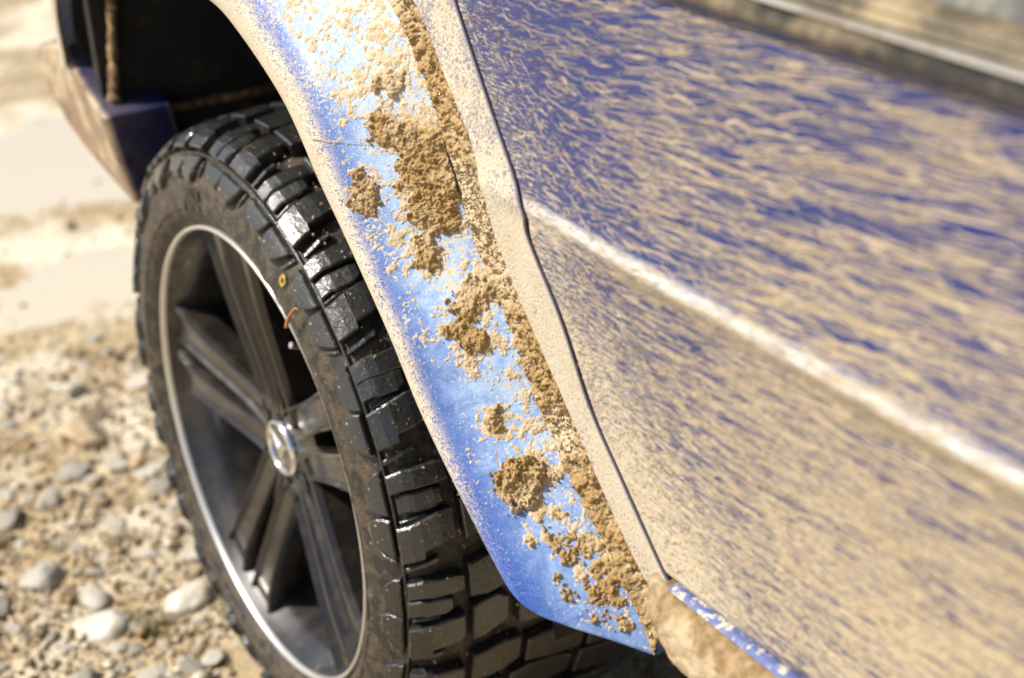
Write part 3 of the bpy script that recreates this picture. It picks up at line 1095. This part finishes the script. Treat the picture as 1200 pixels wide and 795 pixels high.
# tyre carcass profile from the tread centre over the shoulder down to the bead
TP = np.array([(.165, .3725), (.10, .3717), (.05, .369), (.030, .366), (.017, .3605), (.008, .352), (.000, .341), (-.006, .328), (-.0100, .312), (-.0110, .300), (-.0085, .288), (-.002, .278), (.004, .2725)])
tq = cr(TP, np.linspace(0, 12, 240))
tl = np.concatenate([[0], np.cumsum(np.linalg.norm(np.diff(tq, axis=0), axis=1))])
w0 = np.interp(-0.010, -tq[:, 0], tl) if False else tl[np.argmin(np.abs(tq[:, 0] - .010) + (tq[:, 1] < .34))]


def surf(wv, h):
    """w>0 towards the tread centre and beyond, w<0 down the sidewall"""
    wv = np.asarray(wv, float)
    l = w0 - wv
    m = l < 0
    la = np.abs(l)
    x = np.interp(la, tl, tq[:, 0])
    r = np.interp(la, tl, tq[:, 1])
    e = 1e-3
    dx = np.interp(la + e, tl, tq[:, 0]) - np.interp(np.maximum(la - e, 0), tl, tq[:, 0])
    dr = np.interp(la + e, tl, tq[:, 1]) - np.interp(np.maximum(la - e, 0), tl, tq[:, 1])
    ll = np.hypot(dx, dr)
    nx, nr = dr / ll, -dx / ll
    x = np.where(m, .33 - x, x)
    nx = np.where(m, -nx, nx)
    return x + nx * h, r + nr * h


half = [tuple(p) for p in tq[::5]]
full = half[::-1] + [(.33 - x, r) for x, r in half[1:]]
# fine circumferential ribs moulded on the sidewall
nt_ = 400
Pp = np.array(full)
t = np.linspace(0, 2 * np.pi, nt_, endpoint=False)
G = np.zeros((nt_, len(full), 3))
Rr = np.repeat(Pp[None, :, 1], nt_, 0)
G[..., 0] = Pp[None, :, 0]
G[..., 1] = Rr * np.cos(t)[:, None]
G[..., 2] = Rr * np.sin(t)[:, None]
nn = fbm(G.reshape(-1, 3), 55, 3, off=2.0).reshape(nt_, -1)
side = ((Pp[:, 0] < .012) & (Pp[:, 1] < .352) & (Pp[:, 1] > .280))[None, :]
G[..., 0] -= np.where(side, .0022 * np.clip(nn + .1, 0, 1), 0)
link('tyre', mesh('tyre', G.reshape(-1, 3), gridF(nt_, len(full), True)), wheel, M['tyre'])


def ring_rib(name, wv, hw, h, mat, n=220):
    ws = [wv - hw, wv - hw * .5, wv + hw * .5, wv + hw]
    hs = [-.001, h, h, -.001]
    x, r = surf(ws, np.array(hs))
    return lathe(name, list(zip(x, r)), wheel, mat, n, False)


ring_rib('shoulder_rib', -.0035, .0022, .0062, M['tread'])
ring_rib('sidewall_rib', -.064, .0015, .0014, M['tyre'])


AS = 1.2


def lug_mesh(name, rows, h, ch=.0016):
    """rows: (w, arc0, arc1[, h scale]) across the tyre; arc in metres at r=.37"""
    V, F = [], []
    levels = ((-.002, 0, 1.04), (h - ch, 0, 1.0), (h, ch, 1.0))
    R_ = len(rows)
    ctr_w = np.mean([q[0] for q in rows])
    for hh, ins, sp_ in levels:
        for ri, row in enumerate(rows):
            wv, a0, a1 = row[:3]
            hsf = row[3] if len(row) > 3 else 1
            if ri == 0:
                wv += ins if rows[1][0] > wv else -ins
            if ri == R_ - 1:
                wv += -ins if rows[-2][0] < wv else ins
            mid = (a0 + a1) / 2
            b0, b1 = mid + (a0 + ins - mid) * sp_, mid + (a1 - ins - mid) * sp_
            x, r = surf([wv], np.array([hh * hsf if hh > 0 else hh]))
            for aa in (b0, b1):
                th = aa * AS / .37
                V.append((x[0], r[0] * math.cos(th), r[0] * math.sin(th)))
    def vi(l, r_, s_):
        return l * R_ * 2 + r_ * 2 + s_
    for l in range(2):
        for r_ in range(R_ - 1):
            F.append((vi(l, r_, 0), vi(l, r_ + 1, 0), vi(l + 1, r_ + 1, 0), vi(l + 1, r_, 0)))
            F.append((vi(l, r_ + 1, 1), vi(l, r_, 1), vi(l + 1, r_, 1), vi(l + 1, r_ + 1, 1)))
        F.append((vi(l, 0, 1), vi(l, 0, 0), vi(l + 1, 0, 0), vi(l + 1, 0, 1)))
        F.append((vi(l, R_ - 1, 0), vi(l, R_ - 1, 1), vi(l + 1, R_ - 1, 1), vi(l + 1, R_ - 1, 0)))
    for r_ in range(R_ - 1):
        F.append((vi(2, r_, 0), vi(2, r_ + 1, 0), vi(2, r_ + 1, 1), vi(2, r_, 1)))
    me_ = mesh(name, V, F, False)
    me_.materials.append(M['tread'])
    return me_


NP = 20
PIT = 2 * math.pi * .37 / NP
half_p = PIT / 2
SL = -.22   # lugs lean back along the tread


def slant(rows):
    return [(wv, a0 + SL * max(wv, 0) + .9 * max(wv, 0) ** 2 * 1.2, a1 + SL * max(wv, 0) + .9 * max(wv, 0) ** 2 * 1.2, *rest) for wv, a0, a1, *rest in rows]


# two different shoulder lugs per pitch, with stepped outlines
upA = lug_mesh('shoulder_lug_a', slant([(.0005, .004, .036), (.010, .004, .036), (.018, .003, .036), (.0185, .003, .030), (.034, .002, .030), (.050, .004, .028)]), .0150)
upB = lug_mesh('shoulder_lug_b', slant([(.0005, .055, .0715), (.012, .055, .0715), (.020, .057, .0735), (.040, .059, .0765), (.050, .062, .0765)]), .0150)
upC = lug_mesh('shoulder_lug_c', slant([(.0005, .074, .090), (.010, .074, .090), (.014, .0755, .092), (.030, .078, .094), (.038, .080, .092)]), .0140)
finA = lug_mesh('shoulder_fin', slant([(.001, .042, .0465), (.018, .041, .046), (.030, .040, .045)]), .0085, .001)
finB = lug_mesh('shoulder_fin', slant([(.001, .0935, .0965), (.016, .0935, .0965), (.026, .0945, .0975)]), .0085, .001)
sideA = lug_mesh('side_lug_a', [(-.0070, -.002, .034), (-.014, -.004, .031), (-.021, -.004, .026), (-.028, -.001, .021), (-.034, .004, .014, .7)], .0100, .0014)
sideB = lug_mesh('side_lug_b', [(-.0070, .052, .092), (-.013, .053, .091), (-.019, .057, .088), (-.0245, .062, .084), (-.028, .067, .079, .7)], .0092, .0014)
sideC = lug_mesh('side_fin', [(-.0085, .036, .040), (-.020, .033, .037), (-.028, .029, .033, .5)], .0045, .0008)
cenA = lug_mesh('centre_lug_a', slant([(.058, .000, .034), (.070, -.003, .034), (.085, -.004, .030), (.098, .002, .026)]), .0150)
cenB = lug_mesh('centre_lug_b', slant([(.056, .056, .086), (.075, .054, .090), (.092, .052, .088), (.112, .054, .080)]), .0150)
cenC = lug_mesh('centre_lug_c', slant([(.108, .004, .036), (.130, .000, .038), (.165, .000, .036), (.186, .006, .030)]), .0150)
cenD = lug_mesh('centre_lug_d', slant([(.122, .060, .088), (.155, .056, .092), (.196, .056, .090)]), .0150)
farA = lug_mesh('far_shoulder_lug', slant([(.198, .000, .036), (.240, -.002, .036), (.280, -.004, .034), (.304, -.004, .032)]), .0150)
farB = lug_mesh('far_shoulder_lug', slant([(.206, .054, .090), (.245, .052, .090), (.290, .050, .086)]), .0150)
for i in range(NP):
    for nm, m_ in (('shoulder_lug', upA), ('shoulder_lug', upB), ('shoulder_lug', upC), ('shoulder_fin', finA), ('shoulder_fin', finB),
                   ('sidewall_lug', sideA), ('sidewall_lug', sideB), ('sidewall_fin', sideC),
                   ('tread_block', cenA), ('tread_block', cenB), ('tread_block', cenC), ('tread_block', cenD),
                   ('tread_block', farA), ('tread_block', farB)):
        o = bpy.data.objects.new(nm, m_)
        COL.objects.link(o)
        o.parent = wheel
        o.rotation_euler = (i * 2 * math.pi / NP + .0873 + RS.randn() * .0035, RS.randn() * .004, RS.randn() * .004)

# dirt crumbs lodged in the tread
gv, gf, gt = [], [], []
for i in range(420):
    wv = RS.uniform(.012, .11)
    th = math.radians(RS.uniform(95, 215))
    x, r = surf([wv], np.array([RS.choice([.0005, .0152], p=[.6, .4])]))
    c_ = np.array([x[0], r[0] * math.cos(th), r[0] * math.sin(th)])
    k0 = len(gv)
    rr = RS.uniform(.0006, .0020)
    R_ = RS.randn(3, 3) * .3 + np.eye(3)
    gv += [c_ + (R_ @ v) * rr for v in bm_ico]
    gf += [tuple(k0 + q for q in f_) for f_ in ico_f]
    gt += [RS.choice([.3, .4, .8, .65])] * 6
me = mesh('dirt_crumbs', gv, gf, False)
attr(me, 'tone', gt)
o = link('dirt_crumbs', me, wheel, M['gravel'])
o['kind'] = 'stuff'

# raised worn lettering strokes on the sidewall
V, F = [], []
for dth, lean in ((-.075, .3), (-.052, -.2), (-.036, 0), (-.014, 0), (.006, .25), (.022, -.25), (.044, 0), (.066, 0)):
    th0 = math.radians(79) + dth
    k0 = len(V)
    for rr_ in (.293, .317):
        for q in (-.0022, .0022):
            th = th0 + lean * (rr_ - .305) / .305 * 1.2 + q / .305
            xx = np.interp(-rr_, -tq[::-1, 1][::-1], tq[::-1, 0][::-1]) if False else float(np.interp(rr_, tq[::-1, 1][:100], tq[::-1, 0][:100]))
            V += [(xx - .0030, rr_ * math.cos(th), rr_ * math.sin(th)), (xx + .002, rr_ * math.cos(th), rr_ * math.sin(th))]
    F += [(k0, k0 + 2, k0 + 6, k0 + 4), (k0, k0 + 4, k0 + 5, k0 + 1), (k0 + 2, k0 + 3, k0 + 7, k0 + 6), (k0 + 4, k0 + 6, k0 + 7, k0 + 5), (k0, k0 + 1, k0 + 3, k0 + 2)]
link('raised_lettering', mesh('raised_lettering', V, F, False), wheel, M['tyre'])

# yellow ring mark and leaf scrap on the sidewall
def sidewall_pt(y, z, h):
    r = math.hypot(y, z)
    l = np.interp(r, tq[::-1, 1], tl[::-1])
    x, r2 = surf([w0 - l], np.array([h]))
    a_ = math.atan2(z, y)
    return np.array([x[0], r2[0] * math.cos(a_), r2[0] * math.sin(a_)])


V, F = [], []
cy, cz = -.167, .279
for i in range(24):
    a_ = 2 * math.pi * i / 24
    for rr_ in (.0024, .0050):
        V.append(sidewall_pt(cy + rr_ * math.cos(a_), cz + rr_ * 1.25 * math.sin(a_), .0034))
for i in range(24):
    j = (i + 1) % 24
    F.append((2 * i, 2 * i + 1, 2 * j + 1, 2 * j))
link('yellow_mark', mesh('yellow_mark', V, F, False), wheel, M['yellow'])

# rim: outer flange ring, barrel, disc, spokes, cap
lathe('rim_lip', [(.006, .2735), (-.001, .2728), (-.0028, .2717), (-.0026, .2695), (-.0006, .2678), (.003, .2670), (.008, .2665)], wheel, M['lip'], 200)
lathe('rim_barrel', [(.0035, .2668), (.012, .2630), (.020, .2590), (.030, .250), (.040, .247), (.09, .243), (.14, .236), (.20, .234), (.205, .20), (.206, .05)], wheel, M['barrel'], 140)
lathe('brake_disc', [(.150, .02), (.135, .06), (.135, .165), (.150, .168)], wheel, M['disc'], 90)
lathe('hub', [(.037, .002), (.038, .036), (.039, .044), (.042, .058), (.054, .072), (.080, .080), (.12, .085)], wheel, M['rim'], 100)


def arm(off0, off1, r0, r1, w0_, w1_, side_):
    """one arm of a twin spoke in the local frame: radial v, tangential t, depth x"""
    V, F = [], []
    m = 14
    for i in range(m):
        t_ = i / (m - 1)
        v = r0 + (r1 - r0) * t_
        off = off0 + (off1 - off0) * (t_ ** 1.15)
        wd = (w0_ + (w1_ - w0_) * t_) * (1 - .16 * math.sin(math.pi * t_)) + .012 * max(0, t_ - .86) / .14
        xf = .037 - .026 * sstep(-.15, 1, t_)
        xb = xf + .046 - .012 * t_
        for tt_, xx in ((-.5, xb), (-.5, xf + .009), (-.44, xf + .0015), (-.37, xf), (-.30, xf + .0055), (.30, xf + .0055), (.37, xf), (.44, xf + .0015), (.5, xf + .009), (.5, xb)):
            V.append((xx, v, off + tt_ * wd))
    for i in range(m - 1):
        for q in range(10):
            q2 = (q + 1) % 10
            F.append((i * 10 + q, i * 10 + q2, (i + 1) * 10 + q2, (i + 1) * 10 + q))
    F.append(tuple(range(9, -1, -1)))
    F.append(tuple(range((m - 1) * 10, m * 10)))
    return V, F


V, F = [], []
for sgn in (-1, 1):
    v_, f_ = arm(sgn * .0225, sgn * .0375, .030, .264, .045, .054, sgn)
    k0 = len(V)
    V += v_
    F += [tuple(k0 + q for q in ff_) for ff_ in f_]
# web at the root and recessed floor between the arms
k0 = len(V)
web = [(.042, -.020), (.105, -.010), (.105, .010), (.042, .020)]
for xx in (.036, .075):
    V += [(xx, a_, b_) for a_, b_ in web]
F += [(k0, k0 + 1, k0 + 2, k0 + 3), (k0 + 7, k0 + 6, k0 + 5, k0 + 4)] + [(k0 + i, k0 + 4 + i, k0 + 4 + (i + 1) % 4, k0 + (i + 1) % 4) for i in range(4)]
spoke_me = mesh('twin_spoke', V, F, False)
spoke_me.materials.append(M['rim'])
for i in range(5):
    o = bpy.data.objects.new('twin_spoke', spoke_me)
    COL.objects.link(o)
    o.parent = wheel
    o.rotation_euler = (math.radians(81 - 72 * i), 0, 0)
bolt_me = None
for i in range(5):
    V, F = prism([(.0085 * math.cos(a_), .0085 * math.sin(a_)) for a_ in np.arange(6) * math.pi / 3], .016, .0015)
    V = np.column_stack([-V[:, 2] + .062, V[:, 0], V[:, 1]])
    if bolt_me is None:
        bolt_me = mesh('wheel_bolt', V, F, False)
        bolt_me.materials.append(M['disc'])
    o = bpy.data.objects.new('wheel_bolt', bolt_me)
    COL.objects.link(o)
    o.parent = wheel
    a_ = math.radians(45 - 72 * i)
    o.location = (-.008, .056 * math.cos(a_), .056 * math.sin(a_))
# centre cap with its three-pointed star inside a ring
lathe('centre_cap', [(.0325, .0005), (.033, .020), (.0340, .0275), (.036, .034), (.046, .037)], wheel, M['cap'], 64)
lathe('cap_ring', [(.0335, .0288), (.0302, .0298), (.0290, .0315), (.0302, .0336), (.0340, .0350), (.042, .0355)], wheel, M['chrome'], 96)
V, F = [(.0275, 0, 0)], []
for i in range(3):
    a_ = math.radians(37 + 120 * i)
    V.append((.0312, .0295 * math.cos(a_), .0295 * math.sin(a_)))
    b_ = a_ + math.radians(60)
    V.append((.0325, .0056 * math.cos(b_), .0056 * math.sin(b_)))
for i in range(6):
    F.append((0, 1 + i, 1 + (i + 1) % 6))
link('cap_star', mesh('cap_star', V, F, False), wheel, M['chrome'])
# tyre valve stub
V, F = prism([(.004 * math.cos(a_), .004 * math.sin(a_)) for a_ in np.arange(10) * math.pi / 5], .022, .001)
vs = link('tyre_valve', mesh('tyre_valve', V, F, False), wheel, M['chrome'])
vs.location = (.018, .243 * math.cos(math.radians(128)), .243 * math.sin(math.radians(128)))
vs.rotation_euler = (0, math.radians(-70), 0)

# ------------------------------------------------------------------ stones on the track
def stone_mesh(seed, flat=.6, det=3):
    import bmesh
    bm = bmesh.new()
    bmesh.ops.create_icosphere(bm, subdivisions=det, radius=1)
    V = np.array([v.co[:] for v in bm.verts])
    rs = np.random.RandomState(seed)
    for _ in range(9):                      # cut flat faces into it
        nrm_ = rs.randn(3)
        nrm_ /= np.linalg.norm(nrm_)
        d_ = V @ nrm_
        lim = rs.uniform(.55, .85)
        V = V - np.clip(d_ - lim, 0, None)[:, None] * nrm_
    V = V * (1 + .10 * fbm(V, 1.7, 3, off=seed * 3.1))[:, None]
    V *= np.array([rs.uniform(.85, 1.2), rs.uniform(.7, 1.0), flat * rs.uniform(.8, 1.15)])
    F = [tuple(v.index for v in f.verts) for f in bm.faces]
    bm.free()
    return V, F


def gh(x, y):
    return float(ground_h(np.array([x]), np.array([y]))[0])


BIG = [  # x, y, radius, flat, material, turn, label
    (-.010, .330, .038, .50, 1, .3, 'angular pale stone near the tyre at the bottom'),
    (-.135, .335, .042, .50, 1, 1.1, 'pale jagged stone lying at the bottom left corner'),
    (.075, .445, .046, .35, 0, .1, 'long flat grey stone beside the tyre'),
    (.055, .245, .026, .55, 1, .8, 'small pale rock against the foot of the tyre'),
    (.10, .32, .036, .45, 0, 2.0, 'grey slab half sunk next to the tyre'),
    (-.165, .490, .048, .40, 0, .5, 'light grey slab at the left edge, low down'),
    (-.120, .405, .030, .55, 0, 1.4, 'grey stone above the jagged pale one'),
    (.015, .88, .052, .45, 2, .2, 'flat tawny stone at the left edge halfway up'),
    (.130, .80, .028, .6, 0, .9, 'rounded grey pebble right of the tawny stone'),
    (.03, .76, .024, .55, 0, 2.2, 'grey pebble below the tawny stone'),
    (.215, .66, .040, .5, 2, .7, 'orange tinted stone near the tyre tread'),
    (.200, .985, .040, .45, 1, 1.8, 'pale buff stone behind the tyre edge'),
    (.045, 1.06, .034, .5, 1, 2.6, 'cream stone at the left edge above the tawny one'),
]
for x, y, r, fl_, mi, rz, lab in BIG:
    V, F = stone_mesh(int(abs(x * 977 + y * 313)) + 5, fl_)
    o = link('stone', mesh('stone', V * r, F, False), None, STONE[mi])
    o.location = (x, y, gh(x, y) + r * fl_ * .28)
    o.rotation_euler = (random.uniform(-.12, .12), random.uniform(-.12, .12), rz)
    tag(o, lab, 'stone', 'larger stones on the track')
protos = []
for k_ in range(14):
    V, F = stone_mesh(100 + k_, .6, 2)
    m_ = mesh('pebble', V, F, False)
    m_.materials.append(STONE[[0, 1, 1, 2, 3, 0, 1, 2, 3, 1, 0, 3, 2, 1][k_]])
    protos.append(m_)
taken = [(b_[0], b_[1], b_[2]) for b_ in BIG]
c_ = 0
while c_ < 270:
    y = RS.uniform(.02, 1.55)
    x = RS.uniform(-.34, .34)
    if x > .16 + .16 * y or x < -.36 + .22 * y or RS.rand() < (y - .45) * 1.1:
        continue
    r = min(.0085 * math.exp(abs(RS.randn()) * .62), .034)
    if any((x - a_) ** 2 + (y - b_) ** 2 < (r * .8 + q_ * .9) ** 2 for a_, b_, q_ in taken):
        continue
    if -.03 < x < .29 and abs(y) < .22:
        continue
    taken.append((x, y, r))
    o = bpy.data.objects.new('pebble', protos[c_ % 14])
    COL.objects.link(o)
    o.location = (x, y, gh(x, y) + r * .10)
    o.scale = (r * 1.1, r * 1.1, r * .72)
    o.rotation_euler = (RS.uniform(-.3, .3), RS.uniform(-.3, .3), RS.uniform(0, 6.28))
    tone = ['grey', 'pale', 'tawny', 'dark brown'][[0, 1, 1, 2, 3, 0, 1, 2, 3, 1, 0, 3, 2, 1][c_ % 14]]
    where = 'at the bottom left of the track' if y < .45 else 'beside the tyre, halfway up the track' if y < .9 else 'farther back near the puddle'
    size = 'larger' if r > .016 else 'small'
    tag(o, '%s %s pebble half sunk in the gravel %s' % (size, tone, where), 'pebble', 'loose pebbles on the track: %s %s, %s' % (size, tone, where))
    c_ += 1
# finer gravel
n = 60000
x = RS.uniform(-.75, .75, n)
y = RS.rand(n) ** 1.25 * 3.3 - .6
keep = (RS.rand(n) < np.clip(1.5 - 1.0 * np.abs(y), .04, 1)) & ~((x > -.02) & (x < .28) & (np.abs(y) < .2))
x, y = x[keep], y[keep]
n = len(x)
z = ground_h(x, y)
r = .0024 * np.exp(np.abs(RS.randn(n)) * .60)
base = bm_ico[None] * (1 + .5 * (RS.rand(n, 6, 1) - .5)) * r[:, None, None]
a_ = RS.rand(n) * 6.28
ca, sa = np.cos(a_)[:, None], np.sin(a_)[:, None]
vx = base[..., 0] * ca - base[..., 1] * sa
vy = base[..., 0] * sa + base[..., 1] * ca
V = np.stack([vx + x[:, None], vy + y[:, None], base[..., 2] * .8 + z[:, None] + r[:, None] * .3], -1).reshape(-1, 3)
F = (np.array(ico_f)[None] + (np.arange(n) * 6)[:, None, None]).reshape(-1, 3)
me = mesh('gravel', V, F, False)
attr(me, 'tone', np.repeat(RS.rand(n), 6))
o = link('gravel', me, None, M['gravel'])
tag(o, 'fine brown and grey gravel strewn over the dirt', 'gravel', None, 'stuff')

# small tuft of grass among the stones
V, F = [], []
for i in range(26):
    a_ = RS.rand() * 6.28
    bx, by = RS.randn(2) * .012
    L = RS.uniform(.02, .05)
    lean = RS.uniform(.3, 1.1)
    k0 = len(V)
    for j in range(4):
        t_ = j / 3
        rr_ = lean * L * t_ ** 1.5
        px_, py_ = bx + math.cos(a_) * rr_, by + math.sin(a_) * rr_
        wd = .0014 * (1 - t_ * .85)
        V += [(px_ - math.sin(a_) * wd, py_ + math.cos(a_) * wd, L * t_ * .9), (px_ + math.sin(a_) * wd, py_ - math.cos(a_) * wd, L * t_ * .9)]
        if j:
            q_ = k0 + (j - 1) * 2
            F.append((q_, q_ + 1, q_ + 3, q_ + 2))
o = link('grass_tuft', mesh('grass_tuft', V, F), None, M['grass'])
o.location = (-.075, .285, gh(-.075, .285))
tag(o, 'tiny green grass tuft among the stones at the bottom left', 'grass')


# bits of dry straw caught on the mud
def straw(name, pts, r, label, mat, cat='straw'):
    P_ = cr(np.array(pts, float), np.linspace(0, len(pts) - 1, 14))
    org = P_[0].copy()
    V, F = [], []
    for i, p in enumerate(P_):
        t_ = P_[min(i + 1, 13)] - P_[max(i - 1, 0)]
        t_ /= np.linalg.norm(t_)
        a1 = np.cross(t_, [0.3, 0.2, 1]); a1 /= np.linalg.norm(a1)
        a2_ = np.cross(t_, a1)
        rr_ = r * (1 - .6 * i / 13)
        for q in range(5):
            an = q * 2 * math.pi / 5
            V.append(p - org + rr_ * (math.cos(an) * a1 + math.sin(an) * a2_))
        if i:
            for q in range(5):
                F.append(((i - 1) * 5 + q, (i - 1) * 5 + (q + 1) % 5, i * 5 + (q + 1) % 5, i * 5 + q))
    o_ = link(name, mesh(name, V, F), None, mat)
    o_.location = org
    tag(o_, label, cat, 'dry plant bits stuck to the car')


def on_flare(u0, s0, u1, s1, bow=.002, lift=.0035):
    tq_ = np.linspace(0, 1, 5)
    P_ = flare_pts(u0 + (u1 - u0) * tq_, s0 + (s1 - s0) * tq_)
    P_[:, 0] -= lift * .8
    P_[:, 1] -= lift * .6
    P_[:, 2] += bow * np.sin(np.pi * tq_)
    return P_


straw('straw_stalk', on_flare(6.55, .30, 6.35, .74, .001, .0022), .0004, 'long thin straw lying across the flare above the ragged clod', M['straw'])
straw('straw_stalk', on_flare(2.42, .66, 2.72, .70, .003, .010), .0005, 'dark stalk sticking out of the round mud clod', M['leaf'])
straw('straw_stalk', on_flare(6.75, .62, 7.1, .86, .003, .010), .0004, 'short straw bent over the large mud sheet', M['straw'])
wc = np.array([0, 0, .375])
straw('leaf_scrap', [wc + sidewall_pt(-.192, .240, .006), wc + sidewall_pt(-.198, .252, .008), wc + sidewall_pt(-.207, .262, .010), wc + sidewall_pt(-.212, .263, .010)], .0022,
      'curled orange leaf scrap stuck on the tyre sidewall near the rim', M['leaf'], 'leaf')
